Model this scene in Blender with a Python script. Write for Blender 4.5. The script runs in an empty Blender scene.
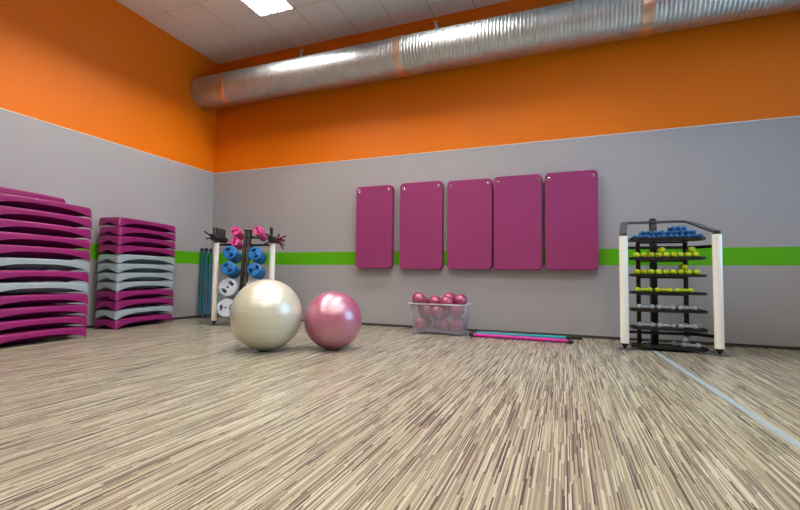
import bpy, bmesh, math, random
from math import sin, cos, pi, radians, sqrt, atan2
from mathutils import Vector, Matrix
random.seed(7)
SC = bpy.context.scene
COL = SC.collection

# ------------------------------------------------------------------ camera
cam_d = bpy.data.cameras.new('camera')
cam_d.sensor_width = 36.0
cam_d.lens = 447.61 / 800 * 36.0
cam_d.shift_x = (400 - 379.45) / 800
cam_d.clip_start = 0.05
cam = bpy.data.objects.new('camera', cam_d)
COL.objects.link(cam)
YAW, PIT, ROL = -0.39216, 0.05114, 0.01331
fw0 = Vector((sin(YAW), cos(YAW), 0)); rt = Vector((cos(YAW), -sin(YAW), 0)); up = Vector((0, 0, 1))
fw = fw0 * cos(PIT) + up * sin(PIT); u2 = up * cos(PIT) - fw0 * sin(PIT)
r3 = rt * cos(ROL) + u2 * sin(ROL); u3 = u2 * cos(ROL) - rt * sin(ROL)
m = Matrix((r3, u3, -fw)).transposed().to_4x4()
m.translation = Vector((5.80312, -6.21076, 0.71194))
cam.matrix_world = m
SC.camera = cam

# ------------------------------------------------------------------ world and exposure
W = bpy.data.worlds.new('daylight'); SC.world = W; W.use_nodes = True
bg = W.node_tree.nodes['Background']
bg.inputs[0].default_value = (0.50, 0.74, 1.0, 1); bg.inputs[1].default_value = 3.6
SC.view_settings.view_transform = 'Standard'
SC.view_settings.look = 'None'
SC.view_settings.exposure = 0.85
SC.view_settings.gamma = 1.0
SC.view_settings.use_curve_mapping = False
TUBE_POWER = 205.0
SC.cycles.caustics_reflective = False

# room measures
RX, RY, RZ = 9.2, -9.6, 4.553          # right wall, front wall, ceiling height
Z_PAINT, Z_G0, Z_G1 = 2.545, 0.906, 1.111
TX0, TY0, TS = 0.457, -0.334, 0.6      # ceiling tile grid

# ------------------------------------------------------------------ helpers
def lin(c):
    return tuple(((v / 255) / 12.92 if v / 255 <= .04045 else ((v / 255 + .055) / 1.055) ** 2.4) for v in c) + (1,)

def mat(name, rgb, rough=.5, metal=0., spec=.5, var=.06, scale=6., bump=0., bscale=60., coat=0., emit=None):
    M = bpy.data.materials.new(name); M.use_nodes = True
    nt = M.node_tree; N = nt.nodes; Lk = nt.links; b = N['Principled BSDF']
    tc = N.new('ShaderNodeTexCoord')
    nz = N.new('ShaderNodeTexNoise'); nz.inputs['Scale'].default_value = scale; nz.inputs['Detail'].default_value = 3
    ge = N.new('ShaderNodeNewGeometry'); Lk.new(ge.outputs['Position'], nz.inputs['Vector'])
    mx = N.new('ShaderNodeMix'); mx.data_type = 'RGBA'
    c = lin(rgb)
    mx.inputs[6].default_value = tuple(v * (1 - var) for v in c[:3]) + (1,)
    mx.inputs[7].default_value = tuple(min(1, v * (1 + var)) for v in c[:3]) + (1,)
    Lk.new(nz.outputs['Fac'], mx.inputs[0]); Lk.new(mx.outputs[2], b.inputs['Base Color'])
    b.inputs['Roughness'].default_value = rough; b.inputs['Metallic'].default_value = metal
    b.inputs['Specular IOR Level'].default_value = spec; b.inputs['Coat Weight'].default_value = coat
    b.inputs['Coat Roughness'].default_value = .3; b.inputs['Coat IOR'].default_value = 2.2
    if bump:
        n2 = N.new('ShaderNodeTexNoise'); n2.inputs['Scale'].default_value = bscale; n2.inputs['Detail'].default_value = 2
        Lk.new(tc.outputs['Object'], n2.inputs['Vector'])
        bp = N.new('ShaderNodeBump'); bp.inputs['Strength'].default_value = bump; bp.inputs['Distance'].default_value = .01
        Lk.new(n2.outputs['Fac'], bp.inputs['Height']); Lk.new(bp.outputs['Normal'], b.inputs['Normal'])
    if emit:
        b.inputs['Emission Color'].default_value = emit[0]; b.inputs['Emission Strength'].default_value = emit[1]
    return M

def mk(verts, faces, smooth=False):
    me = bpy.data.meshes.new('mesh'); me.from_pydata([tuple(v) for v in verts], [], faces); me.update()
    bm = bmesh.new(); bm.from_mesh(me); bmesh.ops.recalc_face_normals(bm, faces=bm.faces); bm.to_mesh(me); bm.free()
    if smooth: me.polygons.foreach_set('use_smooth', [True] * len(me.polygons))
    return me

def autosmooth(me, ang=40):
    me.polygons.foreach_set('use_smooth', [True] * len(me.polygons))
    me.polygons.foreach_set('use_smooth', [len(p.vertices) <= 4 for p in me.polygons])
    me.set_sharp_from_angle(angle=radians(ang))
    return me

def join(*ms):
    bm = bmesh.new()
    for me in ms: bm.from_mesh(me)
    o = bpy.data.meshes.new('mesh'); bm.to_mesh(o); bm.free()
    o.update()
    return o

def xf(me, M4):
    me.transform(M4); me.update(); return me

def box(x0, x1, y0, y1, z0, z1, bev=0., seg=2):
    bm = bmesh.new()
    vs = [bm.verts.new((x, y, z)) for x in (x0, x1) for y in (y0, y1) for z in (z0, z1)]
    for f in ((0, 1, 3, 2), (4, 6, 7, 5), (0, 4, 5, 1), (2, 3, 7, 6), (0, 2, 6, 4), (1, 5, 7, 3)): bm.faces.new([vs[i] for i in f])
    bmesh.ops.recalc_face_normals(bm, faces=bm.faces)
    if bev: bmesh.ops.bevel(bm, geom=list(bm.edges), offset=bev, segments=seg, profile=.5, affect='EDGES')
    me = bpy.data.meshes.new('mesh'); bm.to_mesh(me); bm.free()
    if bev: autosmooth(me, 50)
    return me

def lathe(prof, n=32, ang=35):
    """profile of (radius, z), closed at both ends when the radius is 0"""
    V = []; F = []; rings = []
    for r, z in prof:
        if r < 1e-6: rings.append([len(V)]); V.append((0, 0, z))
        else:
            rings.append(list(range(len(V), len(V) + n)))
            V += [(r * cos(2 * pi * k / n), r * sin(2 * pi * k / n), z) for k in range(n)]
    for a, b in zip(rings, rings[1:]):
        for k in range(n):
            k2 = (k + 1) % n
            if len(a) == 1 and len(b) == 1: continue
            if len(a) == 1: F.append((a[0], b[k], b[k2]))
            elif len(b) == 1: F.append((a[k], b[0], a[k2]))
            else: F.append((a[k], b[k], b[k2], a[k2]))
    return autosmooth(mk(V, F), ang)

def align(p, q):
    """matrix taking the z axis segment from 0 to |q-p| onto p..q"""
    p = Vector(p); q = Vector(q); d = q - p
    return Matrix.Translation(p) @ d.to_track_quat('Z', 'Y').to_matrix().to_4x4(), d.length

def rod(p, q, r, n=12, bev=.003):
    M4, L = align(p, q)
    bev = min(bev, r * .5)
    return xf(lathe([(0, 0), (r - bev, 0), (r, bev), (r, L - bev), (r - bev, L), (0, L)], n), M4)

def sweep(path, sec, closed_sec=True, upv=Vector((0, 0, 1)), smooth=True):
    """sweep a 2D section (side, up) along a path"""
    P = [Vector(p) for p in path]; V = []; F = []; n = len(sec)
    for i, p in enumerate(P):
        t = ((P[min(i + 1, len(P) - 1)] - P[max(i - 1, 0)])).normalized()
        s = t.cross(upv)
        if s.length < 1e-4: s = Vector((1, 0, 0))
        s.normalize(); u = s.cross(t).normalized()
        for a, b in sec: V.append(p + s * a + u * b)
    for i in range(len(P) - 1):
        for k in range(n):
            k2 = (k + 1) % n
            F.append((i * n + k, i * n + k2, (i + 1) * n + k2, (i + 1) * n + k))
    F.append(tuple(range(n))); F.append(tuple((len(P) - 1) * n + k for k in range(n)))
    me = mk(V, F)
    return autosmooth(me, 40) if smooth else me

def rrect(w, d, r, n=6):
    pts = []
    for cx, cy, a0 in ((w / 2 - r, d / 2 - r, 0), (-w / 2 + r, d / 2 - r, pi / 2), (-w / 2 + r, -d / 2 + r, pi), (w / 2 - r, -d / 2 + r, 3 * pi / 2)):
        for k in range(n + 1):
            a = a0 + pi / 2 * k / n; pts.append((cx + r * cos(a), cy + r * sin(a)))
    return pts

def loft(loops, cap0=True, cap1=True, ang=40):
    n = len(loops[0]); V = [p for l in loops for p in l]; F = []
    for i in range(len(loops) - 1):
        for k in range(n):
            k2 = (k + 1) % n; F.append((i * n + k, i * n + k2, (i + 1) * n + k2, (i + 1) * n + k))
    if cap0: F.append(tuple(range(n)))
    if cap1: F.append(tuple((len(loops) - 1) * n + k for k in range(n)))
    return autosmooth(mk(V, F), ang)

def obj(name, me, material=None, parent=None):
    o = bpy.data.objects.new(name, me); COL.objects.link(o)
    if material and not me.materials: me.materials.append(material)
    if parent: o.parent = parent
    return o

def tag(o, label, cat, group=None):
    o['label'] = label; o['category'] = cat
    if group: o['group'] = group
    return o

def thing(name, label, cat, loc=(0, 0, 0), rotz=0, group=None):
    o = bpy.data.objects.new(name, None); COL.objects.link(o); o.empty_display_size = .1
    o.location = loc; o.rotation_euler = (0, 0, rotz)
    return tag(o, label, cat, group)

def struct(name, me, material, parent=None):
    o = obj(name, me, material, parent)
    if not parent: o['kind'] = 'structure'
    return o

def dup(root, label, group=None):
    r = root.copy(); COL.objects.link(r); r['label'] = label
    if group: r['group'] = group
    for ch in root.children:
        c = ch.copy(); COL.objects.link(c); c.parent = r
        for g in ch.children:
            d = g.copy(); COL.objects.link(d); d.parent = c
    return r

ORD = ['first', 'second', 'third', 'fourth', 'fifth', 'sixth', 'seventh', 'eighth', 'ninth', 'tenth', 'eleventh', 'twelfth', 'thirteenth', 'fourteenth']

# ------------------------------------------------------------------ surface materials
def wall_paint():
    M = bpy.data.materials.new('two_tone_wall_paint'); M.use_nodes = True
    nt = M.node_tree; N = nt.nodes; Lk = nt.links; b = N['Principled BSDF']
    geo = N.new('ShaderNodeNewGeometry'); sp = N.new('ShaderNodeSeparateXYZ'); Lk.new(geo.outputs['Position'], sp.inputs[0])
    nz = N.new('ShaderNodeTexNoise'); nz.inputs['Scale'].default_value = 1.3; Lk.new(geo.outputs['Position'], nz.inputs['Vector'])
    def step(z):
        g = N.new('ShaderNodeMath'); g.operation = 'GREATER_THAN'; g.inputs[1].default_value = z; Lk.new(sp.outputs['Z'], g.inputs[0]); return g.outputs[0]
    def mixc(f, a, c):
        x = N.new('ShaderNodeMix'); x.data_type = 'RGBA'; Lk.new(f, x.inputs[0])
        for i, v in ((6, a), (7, c)):
            if isinstance(v, tuple): x.inputs[i].default_value = v
            else: Lk.new(v, x.inputs[i])
        return x.outputs[2]
    grey = mixc(nz.outputs['Fac'], lin((166, 164, 166)), lin((173, 171, 173)))
    orange = mixc(nz.outputs['Fac'], lin((226, 114, 0)), lin((232, 120, 0)))
    green = lin((92, 180, 0))
    c1 = mixc(step(Z_G0), grey, green); c2 = mixc(step(Z_G1), c1, grey); c3 = mixc(step(Z_PAINT), c2, orange)
    Lk.new(c3, b.inputs['Base Color']); b.inputs['Roughness'].default_value = .48; b.inputs['Specular IOR Level'].default_value = .35
    n2 = N.new('ShaderNodeTexNoise'); n2.inputs['Scale'].default_value = 90; Lk.new(geo.outputs['Position'], n2.inputs['Vector'])
    bp = N.new('ShaderNodeBump'); bp.inputs['Strength'].default_value = .05; bp.inputs['Distance'].default_value = .005
    Lk.new(n2.outputs['Fac'], bp.inputs['Height']); Lk.new(bp.outputs['Normal'], b.inputs['Normal'])
    return M

def strip_floor():
    """vinyl with a printed pattern of thin reed-like strips running towards the back wall"""
    M = bpy.data.materials.new('striped_vinyl_floor'); M.use_nodes = True
    nt = M.node_tree; N = nt.nodes; Lk = nt.links; b = N['Principled BSDF']
    geo = N.new('ShaderNodeNewGeometry'); sp = N.new('ShaderNodeSeparateXYZ'); Lk.new(geo.outputs['Position'], sp.inputs[0])
    def ma(op, a, c=None, d=None):
        x = N.new('ShaderNodeMath'); x.operation = op
        for i, v in enumerate((a, c, d)):
            if v is None: continue
            if isinstance(v, (int, float)): x.inputs[i].default_value = v
            else: Lk.new(v, x.inputs[i])
        return x.outputs[0]
    sid = ma('FLOOR', ma('DIVIDE', sp.outputs['X'], .0050))
    w1 = N.new('ShaderNodeTexWhiteNoise'); w1.noise_dimensions = '1D'; Lk.new(sid, w1.inputs['W'])
    w1b = N.new('ShaderNodeTexWhiteNoise'); w1b.noise_dimensions = '1D'; Lk.new(ma('ADD', sid, 731.3), w1b.inputs['W'])
    leng = ma('MULTIPLY_ADD', w1b.outputs['Value'], .30, .18)
    cid = ma('FLOOR', ma('ADD', ma('DIVIDE', sp.outputs['Y'], leng), ma('MULTIPLY', w1.outputs['Value'], 53.)))
    cb = N.new('ShaderNodeCombineXYZ'); Lk.new(sid, cb.inputs[0]); Lk.new(cid, cb.inputs[1])
    w2 = N.new('ShaderNodeTexWhiteNoise'); w2.noise_dimensions = '2D'; Lk.new(cb.outputs[0], w2.inputs['Vector'])
    rp = N.new('ShaderNodeValToRGB'); rp.color_ramp.interpolation = 'CONSTANT'
    cols = [(0, (88, 79, 74)), (.10, (118, 108, 97)), (.24, (143, 135, 116)), (.42, (159, 151, 128)), (.60, (170, 164, 142)), (.78, (187, 183, 164)), (.92, (134, 125, 114))]
    el = rp.color_ramp.elements
    while len(el) < len(cols): el.new(.5)
    for e, (p, c) in zip(el, cols): e.position = p; e.color = lin(c)
    Lk.new(w2.outputs['Value'], rp.inputs[0]); Lk.new(rp.outputs[0], b.inputs['Base Color'])
    b.inputs['Roughness'].default_value = .25
    b.inputs['Specular IOR Level'].default_value = .5
    bp = N.new('ShaderNodeBump'); bp.inputs['Strength'].default_value = .08; bp.inputs['Distance'].default_value = .002
    Lk.new(w2.outputs['Value'], bp.inputs['Height']); Lk.new(bp.outputs['Normal'], b.inputs['Normal'])
    return M

M_WALL = wall_paint()
M_FLOOR = strip_floor()
M_TILE = mat('ceiling_tile_board', (244, 241, 236), .9, spec=.1, var=.02, bump=.15, bscale=180)
M_VOID = mat('ceiling_grid_grey', (120, 112, 106), .8)
M_SKIRT = mat('dark_skirting', (58, 52, 50), .5)
M_TRIM = mat('pale_paint_line', (226, 214, 200), .5)
M_STEEL = mat('galvanised_steel', (190, 190, 188), .35, 1.)
M_WHITE = mat('white_powder_coat', (244, 245, 236), .35, var=.01)
M_BLACK = mat('black_powder_coat', (16, 16, 18), .4, var=.15)
M_RUBBER = mat('black_rubber', (20, 20, 21), .6)
M_CHROME = mat('chrome', (215, 215, 215), .15, 1., var=.02)
M_GREYBAND = mat('dark_grey_enamel', (70, 74, 78), .3, var=.05)
M_MAG = mat('magenta_step_plastic', (130, 14, 92), .42, var=.05, scale=9, bump=.05, bscale=250)
M_SIL = mat('silver_grey_step_plastic', (142, 154, 162), .42, var=.04, scale=9, bump=.05, bscale=250)
M_MAT = mat('plum_foam', (150, 57, 109), .75, spec=.25, var=.04, scale=2, bump=.12, bscale=220)
M_BLUE = mat('blue_plate_rubber', (4, 106, 176), .42, var=.08)
M_GREYP = mat('pale_grey_plate_rubber', (188, 198, 210), .42, var=.05)
M_PINKP = mat('pink_plate_rubber', (226, 72, 148), .42, var=.06)
M_BLUED = mat('blue_vinyl', (12, 90, 150), .28, var=.15, scale=30)
M_LIME = mat('lime_vinyl', (186, 206, 14), .33, var=.12, scale=30)
M_GREYD = mat('grey_vinyl', (150, 160, 166), .35, var=.1, scale=30)
M_TEAL = mat('teal_foam_grip', (0, 88, 108), .5, var=.1)
M_TEAL2 = mat('bright_teal_foam', (22, 150, 172), .5, var=.1)
M_PINKB = mat('hot_pink_foam', (200, 30, 150), .5, var=.08)
M_PEARL = mat('pearl_white_vinyl', (196, 197, 176), .45, spec=1., var=.02, coat=1.)
M_ROSE = mat('rose_vinyl', (170, 74, 116), .42, spec=1., var=.03, coat=1.)
M_ROSE2 = mat('dusky_rose_vinyl', (166, 66, 104), .3, metal=.2, spec=.8, var=.06, coat=.2)
M_TAPE = mat('pale_blue_floor_tape', (150, 166, 176), .5, var=.05, scale=20)
M_REFL = mat('polished_louvre_aluminium', (226, 226, 226), .16, 1., var=.01)
M_TUBE = mat('fluorescent_tube', (255, 255, 255), .5, emit=((1.0, .965, .90, 1), TUBE_POWER))
M_SOCKET = mat('white_plastic', (226, 226, 222), .4, var=.02)

def duct_metal():
    M = bpy.data.materials.new('aluminium_duct_foil'); M.use_nodes = True
    nt = M.node_tree; N = nt.nodes; Lk = nt.links; b = N['Principled BSDF']
    tc = N.new('ShaderNodeTexCoord')
    mp = N.new('ShaderNodeMapping'); mp.inputs['Scale'].default_value = (14, 3, 3); Lk.new(tc.outputs['Object'], mp.inputs['Vector'])
    nz = N.new('ShaderNodeTexNoise'); nz.inputs['Scale'].default_value = 2.2; nz.inputs['Detail'].default_value = 5; Lk.new(mp.outputs[0], nz.inputs['Vector'])
    mx = N.new('ShaderNodeMix'); mx.data_type = 'RGBA'; mx.inputs[6].default_value = lin((164, 172, 174)); mx.inputs[7].default_value = lin((214, 222, 224))
    Lk.new(nz.outputs['Fac'], mx.inputs[0]); Lk.new(mx.outputs[2], b.inputs['Base Color'])
    b.inputs['Metallic'].default_value = 1.; b.inputs['Roughness'].default_value = .42
    bp = N.new('ShaderNodeBump'); bp.inputs['Strength'].default_value = .12; bp.inputs['Distance'].default_value = .01
    Lk.new(nz.outputs['Fac'], bp.inputs['Height']); Lk.new(bp.outputs['Normal'], b.inputs['Normal'])
    return M
M_DUCT = duct_metal()
M_BAND = mat('bare_duct_clamp', (222, 196, 176), .32, 1., var=.12, scale=20, bump=.2, bscale=30)

def frosted():
    M = bpy.data.materials.new('frosted_clear_plastic'); M.use_nodes = True
    nt = M.node_tree; N = nt.nodes; Lk = nt.links; out = N['Material Output']; b = N['Principled BSDF']
    tc = N.new('ShaderNodeTexCoord'); nz = N.new('ShaderNodeTexNoise'); nz.inputs['Scale'].default_value = 8; Lk.new(tc.outputs['Object'], nz.inputs['Vector'])
    mr = N.new('ShaderNodeMapRange'); mr.inputs[3].default_value = .71; mr.inputs[4].default_value = .79; Lk.new(nz.outputs['Fac'], mr.inputs[0])
    b.inputs['Base Color'].default_value = lin((222, 226, 236)); b.inputs['Roughness'].default_value = .25
    tl = N.new('ShaderNodeBsdfTranslucent'); tl.inputs[0].default_value = lin((222, 226, 238))
    m0 = N.new('ShaderNodeMixShader'); m0.inputs[0].default_value = .45; Lk.new(b.outputs[0], m0.inputs[1]); Lk.new(tl.outputs[0], m0.inputs[2])
    tr = N.new('ShaderNodeBsdfTransparent'); tr.inputs[0].default_value = (.97, .97, 1, 1)
    m1 = N.new('ShaderNodeMixShader'); Lk.new(mr.outputs[0], m1.inputs[0]); Lk.new(m0.outputs[0], m1.inputs[1]); Lk.new(tr.outputs[0], m1.inputs[2])
    Lk.new(m1.outputs[0], out.inputs[0])
    return M
M_FROST = frosted()
M_FROSTRIM = mat('frosted_rim_plastic', (206, 214, 222), .3, var=.03)

def pane_glass():
    M = bpy.data.materials.new('window_glass'); M.use_nodes = True
    nt = M.node_tree; N = nt.nodes; Lk = nt.links; out = N['Material Output']; N.remove(N['Principled BSDF'])
    tr = N.new('ShaderNodeBsdfTransparent'); tr.inputs[0].default_value = (.93, .97, 1, 1)
    gl = N.new('ShaderNodeBsdfGlossy'); gl.inputs['Roughness'].default_value = .02
    fr = N.new('ShaderNodeFresnel'); fr.inputs[0].default_value = 1.45
    mx = N.new('ShaderNodeMixShader'); Lk.new(fr.outputs[0], mx.inputs[0]); Lk.new(tr.outputs[0], mx.inputs[1]); Lk.new(gl.outputs[0], mx.inputs[2])
    Lk.new(mx.outputs[0], out.inputs[0]); return M
M_PANE = pane_glass()

# ------------------------------------------------------------------ room shell
T = .12
struct('floor', box(-T, RX + T, RY - T, T, -.12, 0), M_FLOOR)
struct('wall_back', box(-T, RX + T, 0, T, 0, RZ + .1), M_WALL)
struct('wall_left', box(-T, 0, RY, 0, 0, RZ + .1), M_WALL)
struct('wall_front', box(-T, RX + T, RY - T, RY, 0, RZ + .1), M_WALL)
WY0, WY1, WZ0, WZ1 = -3.2, -.25, .9, 4.1
struct('wall_right', join(box(RX, RX + T, RY, WY0, 0, RZ + .1), box(RX, RX + T, WY1, 0, 0, RZ + .1),
                          box(RX, RX + T, WY0, WY1, 0, WZ0), box(RX, RX + T, WY0, WY1, WZ1, RZ + .1)), M_WALL)
wn = thing('window_1', '', '', (RX + .06, 0, 0)); del wn['label']; del wn['category']; wn['kind'] = 'structure'
nW = 2; ww = (WY1 - WY0) / nW
for k in range(nW):
    y0 = WY0 + k * ww; y1 = y0 + ww; f = .05
    fr = join(box(-.03, .03, y0, y0 + f, WZ0, WZ1), box(-.03, .03, y1 - f, y1, WZ0, WZ1), box(-.03, .03, y0 + f, y1 - f, WZ0, WZ0 + f), box(-.03, .03, y0 + f, y1 - f, WZ1 - f, WZ1))
    fo = obj('window_frame', fr, M_WHITE, wn)
    obj('pane', box(-.004, .004, y0 + f, y1 - f, WZ0 + f, WZ1 - f), M_PANE, fo)
struct('baseboard_back', box(0, RX, -.012, 0, 0, .032, .003, 1), M_SKIRT)
struct('baseboard_left', box(0, .012, RY, -.012, 0, .032, .003, 1), M_SKIRT)
struct('baseboard_right', box(RX - .012, RX, RY, -.012, 0, .032, .003, 1), M_SKIRT)
struct('trim_1', box(0, RX, -.006, 0, Z_PAINT - .006, Z_PAINT + .006), M_TRIM)
struct('trim_2', box(0, .006, RY, -.006, Z_PAINT - .006, Z_PAINT + .006), M_TRIM)

# ceiling: a grid of boards with recessed joints; the lamps take the place of single boards
ceil = struct('ceiling', box(-T, RX + T, RY - T, T, RZ + .1, RZ + .2), M_VOID)
g = []   # grid bars
xs = [0] + [TX0 + TS * k for k in range(15) if TX0 + TS * k < RX] + [RX]
ys = [0] + [TY0 - TS * k for k in range(17) if TY0 - TS * k > RY] + [RY]
LAMPS = [(TX0 + TS * i, TY0 - TS * j) for i in (2, 6, 10) for j in (1, 4, 8, 12) if (i, j) != (10, 1)]
for x in xs[1:-1]: g.append(box(x - .012, x + .012, RY, 0, RZ + .004, RZ + .03))
for y in ys[1:-1]: g.append(box(0, RX, y - .012, y + .012, RZ + .0045, RZ + .03))
obj('grid_rail', join(*g), M_VOID, ceil)
cache = {}
for i in range(len(xs) - 1):
    for j in range(len(ys) - 1):
        x0, x1, y1, y0 = xs[i], xs[i + 1], ys[j], ys[j + 1]
        if any(abs(x0 - lx) < .01 and abs(y1 - ly) < .01 for lx, ly in LAMPS): continue
        key = (round(x1 - x0, 3), round(y1 - y0, 3))
        if key not in cache:
            me = box(-key[0] / 2 + .004, key[0] / 2 - .004, -key[1] / 2 + .004, key[1] / 2 - .004, 0, .02); me.materials.append(M_TILE); cache[key] = me
        o = obj('ceiling_tile', cache[key], None, ceil); o.location = ((x0 + x1) / 2, (y0 + y1) / 2, RZ)

# ------------------------------------------------------------------ ceiling lamps
def make_lamp():
    t = thing('ceiling_lamp', '', 'lamp')
    s = TS / 2 - .006
    def fr(a, b, z0, z1): return join(box(-a, a, -a, -b, z0, z1), box(-a, a, b, a, z0, z1), box(-a, -b, -b, b, z0, z1), box(b, a, -b, b, z0, z1))
    obj('frame', fr(s, s - .02, -.004, .012), M_WHITE, t)
    obj('housing', join(fr(s - .018, s - .021, .0, .085), box(-s + .018, s - .018, -s + .018, s - .018, .085, .088)), M_REFL, t)
    for k in range(4):
        x = (k - 1.5) * .135
        M4, L = align((x, -s + .03, .052), (x, s - .03, .052))
        obj('tube', xf(lathe([(0, 0), (.013, 0), (.013, L), (0, L)], 10), M4), M_TUBE, t)
    for k in range(3):
        x = (k - 1) * .135
        obj('reflector_ridge', box(x - .004, x + .004, -s + .022, s - .022, .004, .08), M_REFL, t)
    for k in range(7):
        y = (k - 3) * .075
        obj('louvre_blade', box(-s + .022, s - .022, y - .001, y + .001, .004, .034), M_REFL, t)
    return t
lamp0 = make_lamp()
rows = ['nearest the back wall', 'second row from the back wall', 'third row from the back wall', 'farthest row from the back wall']
cols_ = ['left', 'middle', 'right']
for n, (lx, ly) in enumerate(LAMPS):
    lab = 'square four-tube ceiling lamp, %s column, %s' % (cols_[[2, 6, 10].index(round((lx - TX0) / TS))], rows[[1, 4, 8, 12].index(round((TY0 - ly) / TS))])
    if n == 0: o = lamp0; o['label'] = 'lit square four-tube ceiling lamp among the tiles above the silver duct'; o['group'] = 'recessed ceiling lamps'
    else: o = dup(lamp0, lab, 'recessed ceiling lamps')
    o.location = (lx + TS / 2, ly - TS / 2, RZ)

# ------------------------------------------------------------------ ventilation duct
DY, DZ, DR = -.352, 3.861, .266
duct = thing('ventilation_duct', 'long ribbed silver ventilation duct under the ceiling along the orange back wall', 'duct', (0, DY, DZ))
RXM = Matrix.Rotation(pi / 2, 4, 'Y')
bands = [.62, 3.69, 6.70]
ends = [0.0] + bands + [RX]
for a, b in zip(ends, ends[1:]):
    prof = []; p = .045; x = a
    while x < b - 1e-6:
        for q, dr in ((0, -.003), (.12, -.0038), (.3, 0), (.5, .0015), (.7, 0), (.88, -.0038)):
            if x + q * p < b: prof.append((DR + dr, x + q * p))
        x += p
    prof.append((DR - .003, b))
    obj('duct_section', xf(lathe(prof, 64, 60), RXM), M_DUCT, duct)
for bx in bands:
    obj('clamp_band', xf(lathe([(DR - .006, bx - .055), (DR + .004, bx - .055), (DR + .006, bx - .045), (DR + .004, bx), (DR + .006, bx + .045), (DR + .004, bx + .055), (DR - .006, bx + .055)], 64), RXM), M_BAND, duct)
for hx in (1.80, 4.08, 7.1):
    h = sweep([(hx, .35, .63), (hx, .33, .62), (hx + .10, .14, .33), (hx + .11, .10, .25)], [(-.003, -.022), (-.003, .022), (.003, .022), (.003, -.022)], upv=Vector((1, 0, 0)), smooth=False)
    ho = obj('hanger_strap', h, M_SOCKET, duct)
    obj('bolt', rod((hx + .035, .27, .555), (hx + .035, .245, .53), .012), M_STEEL, ho)

# ------------------------------------------------------------------ wall mats
def make_mat(x0, x1, z0, z1, t, idx, label, tilt=0):
    w, h = x1 - x0, z1 - z0
    th = thing('exercise_mat', label, 'mat', ((x0 + x1) / 2, -.002, z0), 0, 'plum mats hung on the back wall')
    def loop(y, ins):
        return [(px + tilt * (pz + h / 2) , y, pz + h / 2) for px, pz in rrect(w - 2 * ins, h - 2 * ins, .055 - ins * .5, 6)]
    b = .006
    obj('pad', loft([loop(0, b), loop(-b, 0), loop(-t + b, 0), loop(-t, b), loop(-t, b + .012)]), M_MAT, th)
    for s in (-1, 1):
        gx, gz = s * (w / 2 - .055), h - .075
        gr = obj('grommet', xf(lathe([(.010, -.002), (.010, .003), (.013, .0045), (.019, .003), (.020, -.002)], 20), Matrix.Translation((gx, -t, gz)) @ Matrix.Rotation(pi / 2, 4, 'X')), M_CHROME, th)
        obj('eyelet_hole', xf(lathe([(0, .0015), (.0105, .0015), (.0105, -.004), (0, -.004)], 16), Matrix.Translation((gx, -t, gz)) @ Matrix.Rotation(pi / 2, 4, 'X')), M_RUBBER, gr)
        hk = sweep([(gx, -t + .004, gz), (gx, -t - .012, gz + .002), (gx, -t - .017, gz + .012), (gx, -t - .012, gz + .022)], [(.003 * cos(a), .003 * sin(a)) for a in (0, 1.05, 2.1, 3.14, 4.2, 5.25)], upv=Vector((1, 0, 0)))
        obj('wall_hook', hk, M_CHROME, th)
MATS = [(2.885, 3.468, .858, 2.088, .105, 'leftmost of five plum mats hung on the grey wall'),
        (3.585, 4.220, .845, 2.100, .090, 'second plum mat from the left of five hung on the grey wall'),
        (4.292, 4.905, .847, 2.084, .095, 'middle plum mat of five, hung above and right of the storage box'),
        (4.930, 5.540, .842, 2.092, .100, 'fourth plum mat from the left of five on the grey wall'),
        (5.578, 6.196, .842, 2.094, .105, 'rightmost plum wall mat, the one nearest the dumbbell rack')]
for i, a in enumerate(MATS): make_mat(*a[:5], i, a[5])

# ------------------------------------------------------------------ exercise balls
def ball(name, x, y, r, material, label):
    prof = [(0, -r)]; n = 72
    for k in range(1, n):
        a = -pi / 2 + pi * k / n; rr = r
        d = abs(math.degrees(a))
        if d < 62 and k % 6 == 0: rr = r - .0016
        prof.append((rr * cos(a), rr * sin(a)))
    prof.append((0, r))
    t = thing(name, label, 'ball', (x, y, r - .002))
    me = xf(lathe(prof, 72, 80), Matrix.Rotation(.06, 4, 'X') @ Matrix.Rotation(.05, 4, 'Y'))
    obj('skin', me, material, t)
    obj('valve_plug', xf(lathe([(.009, -.001), (.009, .002), (0, .0025)], 16), Matrix.Rotation(-pi / 2 * .9, 4, 'X') @ Matrix.Translation((0, 0, r))), M_SOCKET, t)
ball('exercise_ball', 3.121, -2.579, .343, M_PEARL, 'large pearl white exercise ball on the floor in front of the plate rack')
ball('exercise_ball', 3.664, -2.225, .287, M_ROSE, 'smaller rose pink exercise ball beside the pearl white one')

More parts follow.
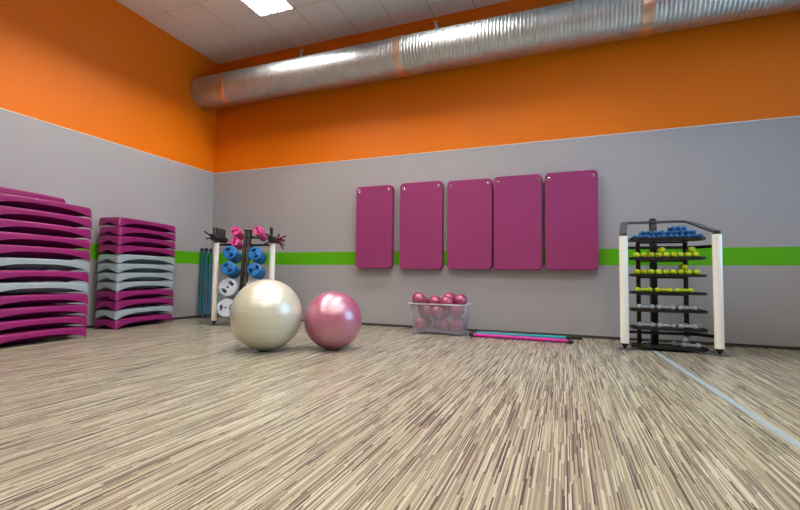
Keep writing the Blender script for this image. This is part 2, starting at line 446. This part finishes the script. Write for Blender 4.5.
# ------------------------------------------------------------------ aerobic steps
PITCH = .1215
def make_step_mesh(L=1.10, Wd=.35):
    def smooth(a, lo):
        a = max(0, min(1, (abs(a) - lo) / (1 - lo))); return a
    ss = [-1, -.985, -.96, -.9, -.82] + [-.72 + .12 * k for k in range(13)] + [.82, .9, .96, .985, 1]
    ts = [-1, -.95, -.86, -.7, -.45, -.2, 0, .2, .45, .7, .86, .95, 1]
    A, H = .078, .1355
    rc = .035
    def rnd(x, y, w, l):
        ax, ay = abs(x), abs(y); ox, oy = w / 2 - rc, l / 2 - rc
        if ax > ox and ay > oy:
            dx, dy = ax - ox, ay - oy; m = max(dx, dy); d = sqrt(dx * dx + dy * dy)
            k = m / d; ax, ay = ox + dx * k, oy + dy * k
        return math.copysign(ax, x), math.copysign(ay, y)
    V = []; idx = {}
    def top(s, t): return H - .008 * abs(s) ** 2 - .002 * abs(s) ** 14 - .004 * abs(t) ** 10
    def sst(v, lo, hi):
        v = max(0, min(1, (v - lo) / (hi - lo))); return v * v * (3 - 2 * v)
    def bot(s, t):
        a = abs(s); b = abs(t); core = .022
        wl = sst(b, .05, .75); ws = sst(a, .86, .97)
        zl = A * (1 - a ** 3.0); zs = A * .8 * (1 - b ** 2.6)
        ze = (wl * zl + ws * zs) / (wl + ws) if wl + ws > 0 else core
        return core + (ze - core) * max(wl, ws)
    n, m2 = len(ss), len(ts)
    for lay in (0, 1):
        for i, s in enumerate(ss):
            for j, t in enumerate(ts):
                if lay == 0: x, y = rnd(t * Wd / 2, s * L / 2, Wd, L); z = bot(s, t)
                else: x, y = rnd(t * (Wd / 2 - .014), s * (L / 2 - .020), Wd - .028, L - .04); z = top(s, t)
                idx[lay, i, j] = len(V); V.append((x, y, z))
    ring = [(i, 0) for i in range(n)] + [(n - 1, j) for j in range(1, m2)] + [(i, m2 - 1) for i in range(n - 2, -1, -1)] + [(0, j) for j in range(m2 - 2, 0, -1)]
    mids = []
    for fr, bulge in ((.35, .45), (.75, .8), (.93, .55)):
        row = []
        for i, j in ring:
            a = Vector(V[idx[0, i, j]]); b = Vector(V[idx[1, i, j]])
            p = a.lerp(b, fr); q = a.lerp(b, fr * (1 - bulge * .8) if fr < .9 else fr - .25)
            row.append(len(V)); V.append((q.x, q.y, p.z))
        mids.append(row)
    F = []
    for i in range(n - 1):
        for j in range(m2 - 1):
            F.append((idx[0, i, j], idx[0, i, j + 1], idx[0, i + 1, j + 1], idx[0, i + 1, j]))
            F.append((idx[1, i, j], idx[1, i + 1, j], idx[1, i + 1, j + 1], idx[1, i, j + 1]))
    seq = [[idx[0, i, j] for i, j in ring]] + mids + [[idx[1, i, j] for i, j in ring]]
    for a, b in zip(seq, seq[1:]):
        for k in range(len(ring)):
            k2 = (k + 1) % len(ring); F.append((a[k], a[k2], b[k2], b[k]))
    return autosmooth(mk(V, F), 38)
STEP = {'m': make_step_mesh(), 's': make_step_mesh()}
STEP['m'].materials.append(M_MAG); STEP['s'].materials.append(M_SIL)
def stack(cx, cy, rot, seq, where, group, jit=.004):
    n = len(seq)
    for k, c in enumerate(seq):
        o = obj('aerobic_step', STEP[c])
        o.location = (cx + random.uniform(-jit, jit), cy + random.uniform(-jit, jit), k * PITCH); o.rotation_euler = (0, 0, rot + random.uniform(-.006, .006))
        cn = 'magenta' if c == 'm' else 'silver grey'
        pos = 'topmost' if k == n - 1 else ('bottom one' if k == 0 else ORD[k] + ' from the floor')
        tag(o, '%s aerobic step, %s in the stack %s' % (cn, pos, where), 'aerobic step', group)
def corner_center(cx, cy, dx, dy, L=1.10, Wd=.35):
    # a front corner and the long direction away from it; the step lies towards the left wall
    l = sqrt(dx * dx + dy * dy); d = Vector((dx / l, dy / l)); n = Vector((-abs(d.y), d.x * (1 if d.y > 0 else -1)))
    c = Vector((cx, cy)) + d * L / 2 + n * Wd / 2
    return c.x, c.y
bx_, by_ = corner_center(.468, -2.150, -.150, .988)
stack(bx_, by_, .151, 'msmmssssmmmm', 'beside the teal bars', 'aerobic steps in the smaller-looking stack')
ax_, ay_ = .835 + .12 * .55 - .993 * .175, -2.755 - .993 * .55 - .12 * .175
stack(ax_, ay_, .12, 'mmmmsmsmmmmm', 'at the left edge', 'aerobic steps in the near left stack')
stack(ax_ - .385, ay_ - .06, .09, 'mmmmmmmmmmmmm', 'hidden behind the left edge stack', 'aerobic steps against the left wall')

# ------------------------------------------------------------------ racks: two white posts in front, black column and bands behind
def make_post(parent, x, y, h=1.19):
    p = obj('post', xf(lathe([(0, .062), (.038, .062), (.041, .066), (.041, h - .004), (.038, h), (0, h)], 28), Matrix.Translation((x, y, 0))), M_WHITE, parent)
    obj('end_cap', xf(lathe([(0, h), (.036, h), (.036, h + .012), (.022, h + .03), (0, h + .032)], 20), Matrix.Translation((x, y, 0))), M_BLACK, p)
    obj('foot', xf(lathe([(0, .008), (.012, .008), (.016, .02), (.034, .05), (.036, .062), (0, .062)], 20), Matrix.Translation((x, y, 0))), M_RUBBER, p)
    obj('foot_plate', xf(lathe([(0, 0), (.095, 0), (.095, .004), (.085, .008), (0, .009)], 28), Matrix.Translation((x, y, 0))), M_GREYBAND, p)
    return p
def spline(pts, n=5):
    P = [Vector(p) for p in pts]; out = []
    for i in range(len(P) - 1):
        p0, p1, p2, p3 = P[max(i - 1, 0)], P[i], P[i + 1], P[min(i + 2, len(P) - 1)]
        for k in range(n):
            t = k / n
            out.append(.5 * ((2 * p1) + (-p0 + p2) * t + (2 * p0 - 5 * p1 + 4 * p2 - p3) * t * t + (-p0 + 3 * p1 - 3 * p2 + p3) * t ** 3))
    out.append(P[-1]); return out
FLAT = [(-.036, -.011), (.036, -.011), (.036, .011), (-.036, .011)]
BAR = [(-.01, -.016), (.01, -.016), (.01, .016), (-.01, .016)]

rack = thing('dumbbell_rack', 'dumbbell rack with two white posts and seven black shelves by the right side', 'rack', (6.795, -.835, 0))
make_post(rack, -.41, 0); make_post(rack, .41, 0)
obj('column', box(-.105, -.035, .40, .47, 0, 1.40, .01), M_BLACK, rack)
obj('column_cap', xf(lathe([(.036, 0), (.036, .01), (.02, .022), (0, .024)], 16), Matrix.Translation((-.07, .435, 1.40))), M_BLACK, rack)
obj('column_foot', box(-.16, .02, .30, .52, 0, .02, .006), M_BLACK, rack)
obj('top_band', sweep(spline([(-.41, 0, 1.213), (-.405, .06, 1.232), (-.36, .35, 1.365), (-.30, .42, 1.374), (0, .425, 1.376), (.20, .42, 1.374), (.262, .385, 1.362), (.385, .08, 1.242), (.41, 0, 1.216)]), FLAT), M_GREYBAND, rack)
obj('middle_band', sweep(spline([(-.41, .03, 1.085), (-.38, .25, 1.085), (-.28, .35, 1.087), (0, .36, 1.087), (.26, .33, 1.083), (.35, .2, 1.08), (.41, .03, 1.073)]), BAR), M_BLACK, rack)
obj('lower_band', sweep(spline([(-.41, .03, .165), (-.38, .25, .155), (-.28, .35, .15), (0, .36, .15), (.26, .33, .16), (.35, .2, .165), (.41, .03, .172)]), BAR), M_BLACK, rack)
for ux in (-.24, .20):
    obj('upright', box(ux - .021, ux + .021, .26, .29, .03, 1.15, .004), M_BLACK, rack)
TRZ = [1.140, .940, .762, .580, .398, .212, .024]
TW, TD, TH = .675, .25, .028
TC = (-.008, .105)
def tray_mesh():
    o = rrect(TW, TD, .06, 6); i = rrect(TW - .012, TD - .012, .054, 6)
    f0 = rrect(TW - .02, TD - .02, .05, 6)
    return loft([[(x, y, 0) for x, y in f0], [(x, y, .004) for x, y in o], [(x, y, TH) for x, y in o], [(x, y, TH) for x, y in i], [(x, y, .018) for x, y in i]])
TM = tray_mesh(); TM.materials.append(M_BLACK)
for z in TRZ:
    o = obj('shelf_tray', TM, None, rack); o.location = (TC[0], TC[1], z)
    obj('shelf_bracket', box(-.24, .20, .235, .262, z - .016, z, .003), M_BLACK, rack)

def make_dumbbell(kind, mt, L, rh, rg):
    t = thing('dumbbell', '', 'dumbbell')
    RYM = Matrix.Rotation(pi / 2, 4, 'Y')
    hl = L * .27
    def head(s):
        prof = [(0, 0), (rh * .45, .002), (rh * .78, rh * .28), (rh * .95, rh * .6), (rh, rh * .9), (rh, hl - .010), (rh * .88, hl - .003), (rg, hl), (0, hl)]
        return xf(lathe(prof, 14, 40), RYM @ (Matrix.Translation((0, 0, -L / 2)) if s < 0 else Matrix.Translation((0, 0, L / 2)) @ Matrix.Rotation(pi, 4, 'X')))
    obj('head', head(-1), mt, t); obj('head', head(1), mt, t)
    obj('handle', xf(lathe([(0, -L / 2 + hl), (rg * 1.15, -L / 2 + hl), (rg * .92, -L * .12), (rg * 1.1, 0), (rg * .92, L * .12), (rg * 1.15, L / 2 - hl), (0, L / 2 - hl)], 12, 50), RYM), mt, t)
    return t
protos = {'blue': [make_dumbbell('blue', M_BLUED, .15, .024, .013), 0], 'lime': [make_dumbbell('lime', M_LIME, .165, .031, .015), 0],
          'limelong': [make_dumbbell('lime', M_LIME, .165, .026, .017), 0], 'grey': [make_dumbbell('grey', M_GREYD, .170, .030, .016), 0]}
def put(kind, lx, ly, z, rz, label, group, pitch=0.):
    p = protos[kind]
    if p[1] == 0: o = p[0]; p[1] = 1; o['label'] = label; o['group'] = group
    else: o = dup(p[0], label, group)
    o.location = (6.795 + lx, -.835 + ly, z); o.rotation_euler = (0, pitch, rz)
SH = ['top', 'second', 'third', 'fourth', 'fifth', 'sixth', 'bottom']
def fl(s): return TRZ[s] + .018
# shelf 1: pile of blue dumbbells laid front to back, two layers
xsb = [-.295 + .0535 * k for k in range(12)]
for k, x in enumerate(xsb):
    put('blue', x, .085 + random.uniform(-.008, .01), fl(0) + .024, pi / 2 + random.uniform(-.12, .12), 'small blue dumbbell, %s from left in the lower layer, top shelf' % ORD[k], 'blue dumbbells on the top shelf')
ux = [(-.215, 0), (-.162, 0), (-.10, 0), (-.05, 0), (.025, 0), (.079, 0), (.133, 0), (.188, 0), (.238, 0)]
for k, (x, _) in enumerate(ux):
    put('blue', x - .003, .10 + random.uniform(-.02, .02), fl(0) + .066, pi / 2 + random.uniform(-.15, .15), 'small blue dumbbell, %s from left in the upper layer, top shelf' % ORD[k], 'blue dumbbells on the top shelf')
for k, x in enumerate((.052, .106, .16)):
    put('blue', x - .003, .11, fl(0) + .107, pi / 2 + random.uniform(-.1, .1), 'small blue dumbbell, %s from left of three crowning the top shelf heap' % ORD[k], 'blue dumbbells on the top shelf')
# shelf 2 and 3: lime heads facing the room
for s, row in ((1, [(-.285, 0), (-.215, 0), (-.148, 0), (-.082, 0), (-.018, 0), (.05, 0), (.115, 0), (.18, 0), (.245, 0)]), (2, [(-.28, 0), (-.215, 0), (-.15, 0), (-.085, 0), (-.02, 0), (.047, 0), (.112, 0), (.178, 0), (.245, 0)])):
    for k, (x, _) in enumerate(row):
        put('lime', x + random.uniform(-.0015, .0015), .085 + random.uniform(-.006, .02), fl(s) + .031, pi / 2 + random.uniform(-.04, .04), 'lime green dumbbell, %s from the left, end on, on the %s shelf' % (ORD[k], SH[s]), 'lime dumbbells laid end on')
for s, x, w in ((1, -.05, 'left-hand'), (1, .212, 'right-hand')):
    put('lime', x, .10, fl(s) + .031 + .053, pi / 2, 'lime green dumbbell, the %s one lying on top of the second shelf row' % w, 'lime dumbbells laid end on')
put('lime', .145, .10, fl(2) + .031 + .053, pi / 2, 'lime green dumbbell lying on top of the third shelf row', 'lime dumbbells laid end on')
# shelf 4: lime dumbbells lengthwise
for k, x in enumerate((-.225, -.045, .135)):
    put('limelong', x, .035, fl(3) + .026, random.uniform(-.03, .03), 'lime green dumbbell lengthwise, %s from the left on the fourth shelf' % ORD[k], 'lime dumbbells laid lengthwise')
# shelves 5 and 6: grey, two rows
for s in (4, 5):
    for k, x in enumerate((-.215, -.025, .165)):
        put('grey', x + random.uniform(-.006, .006), .032, fl(s) + .030, random.uniform(-.04, .04), 'grey dumbbell lengthwise, %s from left in the front row of the %s shelf' % (ORD[k], SH[s]), 'grey dumbbells laid lengthwise')
    for k, x in enumerate((-.13, .06, .245 - .03)):
        put('grey', x, .125, fl(s) + .030, random.uniform(-.05, .05), 'grey dumbbell, %s from left in the back row of the %s shelf' % (ORD[k], SH[s]), 'grey dumbbells laid lengthwise')
# bottom shelf
put('grey', .115, .13, fl(6) + .030, .10, 'grey dumbbell lying lengthwise on the bottom shelf', 'grey dumbbells on the bottom shelf')
put('grey', .185, .045, fl(6) + .030, -.12, 'grey dumbbell at the front right of the bottom shelf', 'grey dumbbells on the bottom shelf')
put('grey', .150, .09, fl(6) + .087, 1.25, 'grey dumbbell lying across two others on the bottom shelf', 'grey dumbbells on the bottom shelf')

# ------------------------------------------------------------------ plate rack
TH_ = atan2(.31, .80)
PM = Matrix.Translation((1.5, -.935, 0)) @ Matrix.Rotation(TH_, 4, 'Z')
pr_ = thing('plate_rack', 'weight plate rack with white posts and black frame behind the pearl ball', 'rack', (1.5, -.935, 0), TH_)
make_post(pr_, -.425, 0); make_post(pr_, .40, 0)
for x in (-.032, .032):
    obj('column', sweep([(x, -.13, 0), (x, .12, 1.385)], [(-.02, -.03), (.02, -.03), (.02, .03), (-.02, .03)], upv=Vector((0, 1, 0)), smooth=False), M_BLACK, pr_)
obj('column_cap', box(-.058, .058, .085, .155, 1.38, 1.40, .005), M_BLACK, pr_)
obj('column_foot', box(-.09, .09, -.22, .02, 0, .025, .006), M_BLACK, pr_)
for nm, z, yb in (('top_arm', 1.16, .33), ('lower_arm', .14, .25)):
    obj(nm, sweep(spline([(-.43, .02, z), (-.38, .2, z + .02), (-.28, yb, z + .03), (0, yb + .02, z + .03), (.26, yb, z + .03), (.36, .2, z + .02), (.40, .02, z)]), BAR), M_BLACK, pr_)
TILT = radians(13)
def plate_mesh(R, th, hole, ang0):
    n = 48; radii = [hole, R * .36, R * .72, R * .93, R]
    bm = bmesh.new(); G = []
    for r in radii: G.append([bm.verts.new((r * cos(2 * pi * k / n + ang0), r * sin(2 * pi * k / n + ang0), -.004 if (r == R) else 0)) for k in range(n)])
    fs = []
    for i in range(len(radii) - 1):
        for k in range(n):
            if i == 1 and (k % 24) < 9: continue
            k2 = (k + 1) % n
            fs.append(bm.faces.new((G[i][k], G[i + 1][k], G[i + 1][k2], G[i][k2])))
    ex = bmesh.ops.extrude_face_region(bm, geom=fs)
    for v in [e for e in ex['geom'] if isinstance(e, bmesh.types.BMVert)]:
        v.co.z = -th + (.004 if v.co.z < -.001 else 0)
    bmesh.ops.recalc_face_normals(bm, faces=bm.faces)
    me = bpy.data.meshes.new('mesh'); bm.to_mesh(me); bm.free()
    return autosmooth(me, 35)
PEGS = [ # local x, front y, z, radius, plate thickness, count, material, colour, place
    (-.19, .09, 1.385, .069, .034, 8, M_PINKP, 'pink', 'highest left peg'),
    (-.19, .08, 1.225, .066, .034, 7, M_PINKP, 'pink', 'second highest left peg'),
    (.155, .07, 1.392, .069, .034, 10, M_PINKP, 'pink', 'highest right peg'),
    (-.197, -.09, 1.052, .098, .040, 7, M_BLUE, 'blue', 'upper left blue peg'),
    (-.198, -.13, .826, .098, .040, 7, M_BLUE, 'blue', 'lower left blue peg'),
    (.183, -.13, 1.040, .098, .040, 7, M_BLUE, 'blue', 'upper right blue peg'),
    (.183, -.16, .815, .098, .040, 7, M_BLUE, 'blue', 'lower right blue peg'),
    (-.198, -.12, .555, .130, .045, 6, M_GREYP, 'pale grey', 'upper left grey peg'),
    (-.205, -.15, .262, .130, .045, 6, M_GREYP, 'pale grey', 'lowest left peg'),
    (.190, -.13, .552, .130, .045, 6, M_GREYP, 'pale grey', 'upper right grey peg'),
    (.190, -.16, .262, .130, .045, 6, M_GREYP, 'pale grey', 'lowest right peg')]
pm_cache = {}
for px, py, pz, R, th, n, mt, cn, place in PEGS:
    ax = Vector((0, -cos(TILT), sin(TILT)))
    front = Vector((px, py, pz)); tail = front - ax * (th * n + .03)
    obj('peg', rod(tail, front + ax * .012, .0125), M_BLACK, pr_)
    cy = -.13 + .26 * tail.z / 1.44
    obj('peg_arm', sweep([(tail.x, tail.y, tail.z), (0, tail.y + .01, tail.z), (0, cy, tail.z - .02)], [(-.012, -.012), (.012, -.012), (.012, .012), (-.012, .012)], smooth=False), M_BLACK, pr_)
    a0 = random.uniform(0, pi)
    key = (R, th)
    if key not in pm_cache:
        pm_cache[key] = plate_mesh(R, th - .003, .0145, 0); pm_cache[key].materials.append(mt)
    for k in range(n):
        o = obj('weight_plate', pm_cache[key])
        c = front - ax * (th * k)
        q = ax.to_track_quat('Z', 'Y').to_matrix().to_4x4()
        o.matrix_world = PM @ Matrix.Translation(c) @ q @ Matrix.Rotation(a0 + random.uniform(-.2, .2), 4, 'Z')
        pos = 'frontmost' if k == 0 else ORD[k] + ' from the front'
        tag(o, '%s weight plate, %s on the %s' % (cn, pos, place), 'weight plate', 'weight plates on the plate rack')

# collars parked on a short peg at each post top
M_DRED = mat('dark_red_plastic', (88, 16, 34), .4)
def make_collar(mt):
    t = thing('bar_collar', '', 'collar')
    R, r = .036, .012; V = []; F = []
    for i in range(18):
        a = 2 * pi * i / 18
        for j in range(8):
            b = 2 * pi * j / 8; V.append(((R + r * cos(b)) * cos(a), r * 1.4 * sin(b), (R + r * cos(b)) * sin(a)))
    for i in range(18):
        for j in range(8):
            F.append((i * 8 + j, i * 8 + (j + 1) % 8, ((i + 1) % 18) * 8 + (j + 1) % 8, ((i + 1) % 18) * 8 + j))
    obj('ring', mk(V, F, True), mt, t)
    for dx, tl, L in ((-.006, -.05, .125), (-.03, -1.0, .06)):
        obj('lever', sweep([(dx, 0, R * .9 if tl > -.5 else R * .4), (dx + sin(tl) * L * .55, 0, R + cos(tl) * L * .55), (dx + sin(tl) * L, 0, R + cos(tl) * L)], [(-.009, -.011), (.009, -.011), (.009, .011), (-.009, .011)], upv=Vector((0, 1, 0)), smooth=False), mt, t)
    return t
cb = make_collar(M_BLACK); cr = make_collar(M_DRED); usedc = {0: False, 1: False}
def put_collar(red, lx, ly, z, roll, label, group):
    src = cr if red else cb
    if not usedc[red]: o = src; usedc[red] = True; o['label'] = label; o['group'] = group
    else: o = dup(src, label, group)
    o.matrix_world = PM @ Matrix.Translation((lx, ly, z)) @ Matrix.Rotation(roll, 4, 'Y')
for sx in (-.425, .40):
    obj('collar_peg', join(rod((sx, -.16, 1.262), (sx, .36, 1.262), .018), rod((sx, 0, 1.215), (sx, 0, 1.26), .016)), M_BLACK, pr_)
for k in range(7):
    put_collar(0, -.425, -.12 + .075 * k, 1.258, (-.9, -.12, -.05, .0, .03, .04, .05)[k], 'black spring collar, %s from the front on the left post' % ORD[k], 'collars parked on the left post')
for k in range(3):
    put_collar(0, .40, -.10 + .07 * k, 1.258, (.02, .06, -2.0)[k], 'black spring collar, %s from the front on the right post' % ORD[k], 'collars parked on the right post')
for k in range(4):
    put_collar(1, .40, .10 + .06 * k, 1.258, (1.7, 2.2, 1.2, 2.6)[k], 'dark red spring collar, %s from the front on the right post' % ORD[k], 'collars parked on the right post')

# ------------------------------------------------------------------ padded bars
def make_bar(p, q, material, label, group, r=.022):
    p = Vector(p); q = Vector(q); M4, L = align(p, q)
    t = thing('padded_bar', label, 'exercise bar', (0, 0, 0), 0, group); t.matrix_world = M4
    obj('grip', lathe([(0, .03), (r, .03), (r, L - .03), (0, L - .03)], 18), material, t)
    obj('end_cap', lathe([(0, 0), (r * .9, 0), (r * 1.12, .006), (r * 1.12, .05), (r, .055), (0, .055)], 18), M_RUBBER, t)
    obj('end_cap', lathe([(0, L - .055), (r, L - .055), (r * 1.12, L - .05), (r * 1.12, L - .006), (r * .9, L), (0, L)], 18), M_RUBBER, t)
g1 = 'teal bars leaning in the corner'
make_bar((.115, -.350, .004), (.036, -.262, 1.180), M_TEAL, 'leftmost dark teal padded bar leaning in the wall corner', g1, .024)
make_bar((.175, -.340, .004), (.070, -.200, 1.185), M_TEAL, 'second dark teal padded bar from the left leaning in the corner', g1, .024)
make_bar((.225, -.290, .004), (.095, -.120, 1.180), M_TEAL, 'third dark teal padded bar from the left leaning in the corner', g1, .024)
make_bar((.265, -.230, .004), (.120, -.050, 1.175), M_TEAL, 'dark teal padded bar leaning in the corner, nearest the white post', g1, .024)
g2 = 'bars lying on the floor by the storage box'
make_bar((4.705, -.600, .0235), (5.885, -.665, .0235), M_PINKB, 'hot pink padded bar on the floor, right of the storage box', g2, .021)
make_bar((4.700, -.420, .0235), (5.870, -.345, .0235), M_TEAL2, 'bright teal padded bar lying behind the pink bar', g2, .021)
make_bar((4.760, -.260, .0235), (5.995, -.250, .0235), M_BLACK, 'black bar on the floor, nearest the wall of the three', g2, .021)

# ------------------------------------------------------------------ storage box with small balls
SBX, SBY = 4.305, -.49
sb = thing('storage_box', 'translucent plastic storage box full of small pink balls', 'storage box', (SBX, SBY, 0))
def sl(w, d, z, r=.04): return [(x, y, z) for x, y in rrect(w, d, r, 5)]
w0, w1, d0, d1, z0, z1 = .645, .715, .36, .42, .035, .392
obj('tub', loft([sl(w0, d0, z0), sl(w1, d1, z1), sl(w1 - .008, d1 - .008, z1), sl(w0 - .008, d0 - .008, z0 + .005)]), M_FROST, sb)
obj('rim', loft([sl(w1, d1, z1 - .012), sl(w1 + .045, d1 + .045, z1 - .008, .05), sl(w1 + .045, d1 + .045, z1 + .004, .05), sl(w1 - .006, d1 - .006, z1 + .004), sl(w1 - .006, d1 - .006, z1 - .012)], False, False), M_FROSTRIM, sb)
for x in (-1, 1):
    obj('runner', box(x * .255 - .07, x * .255 + .07, -d0 / 2 + .004, d0 / 2 - .004, 0, z0 + .004, .008), M_FROST, sb)
    obj('side_rib', box(x * .16 - .006, x * .16 + .006, -d1 / 2 + .0, -d1 / 2 + .008, .20, z1 - .012, .002), M_FROST, sb)
rb = .088
SB = []
for k in range(3):
    for j in range(2): SB.append((-.205 + .205 * k, -.083 + .166 * j, z0 + .008 + rb, 'bottom layer'))
for k in range(3):
    for j in range(2): SB.append((-.215 + .2 * k + (.02 if j else 0), -.093 + .186 * j, z0 + .008 + rb + .166, 'middle layer'))
top = [(-.235, .055, .452), (-.085, -.055, .425), (.045, .085, .470), (.10, -.075, .420), (.235, .02, .440), (-.26, -.10, .415)]
tn = ['left end of the heap', 'second from the left', 'highest one at the back', 'right of centre at the front', 'right end of the heap', 'front left corner']
ALL = [list(q) for q in SB + [(a, b, c, 'top') for a, b, c in top]]
for it in range(600):                       # settle the balls so that they touch without sinking into each other
    for q in ALL:
        if it < 450: q[2] -= .0004
    for a in range(len(ALL)):
        for b in range(a + 1, len(ALL)):
            p, q = ALL[a], ALL[b]; dx, dy, dz = q[0] - p[0], q[1] - p[1], q[2] - p[2]
            d = sqrt(dx * dx + dy * dy + dz * dz)
            if d < 2 * rb:
                f = (2 * rb - d) / d * .5
                for c, e in enumerate((dx, dy, dz)): p[c] -= e * f; q[c] += e * f
    for q in ALL:
        gx = (w0 + (w1 - w0) * min(1, q[2] / z1)) / 2 - .008 - rb; gy = (d0 + (d1 - d0) * min(1, q[2] / z1)) / 2 - .008 - rb
        q[0] = max(-gx, min(gx, q[0])); q[1] = max(-gy, min(gy, q[1])); q[2] = max(z0 + .006 + rb, q[2])
for k, (x, y, z, lay) in enumerate(ALL):
    prof = [(rb * sin(pi * i / 24), -rb * cos(pi * i / 24)) for i in range(25)]; prof[0] = (0, -rb); prof[-1] = (0, rb)
    if k == 0: ball_me = lathe(prof, 32, 80); ball_me.materials.append(M_ROSE2)
    o = obj('small_ball', ball_me); o.location = (SBX + x, SBY + y, z); o.rotation_euler = (random.uniform(0, 3), random.uniform(0, 3), 0)
    if lay == 'top': lab = 'small pink ball topping the storage box, ' + tn[k - len(SB)]
    else:
        i = k % 6
        lab = 'small dusky pink ball inside the box, %s, %s %s' % (lay, ['left', 'centre', 'right'][i // 2], ['front', 'back'][i % 2])
    tag(o, lab, 'ball', 'small balls in the storage box')

# ------------------------------------------------------------------ floor line
tp = obj('floor_tape', mk([(6.597, -.02, .0), (6.637, -.02, .0), (6.985, -9.5, .0), (6.945, -9.5, .0), (6.597, -.02, .0015), (6.637, -.02, .0015), (6.985, -9.5, .0015), (6.945, -9.5, .0015)],
         [(0, 1, 2, 3), (4, 5, 6, 7), (0, 1, 5, 4), (1, 2, 6, 5), (2, 3, 7, 6), (3, 0, 4, 7)]), M_TAPE)
tag(tp, 'pale blue marking tape running across the striped floor from the dumbbell rack', 'tape')
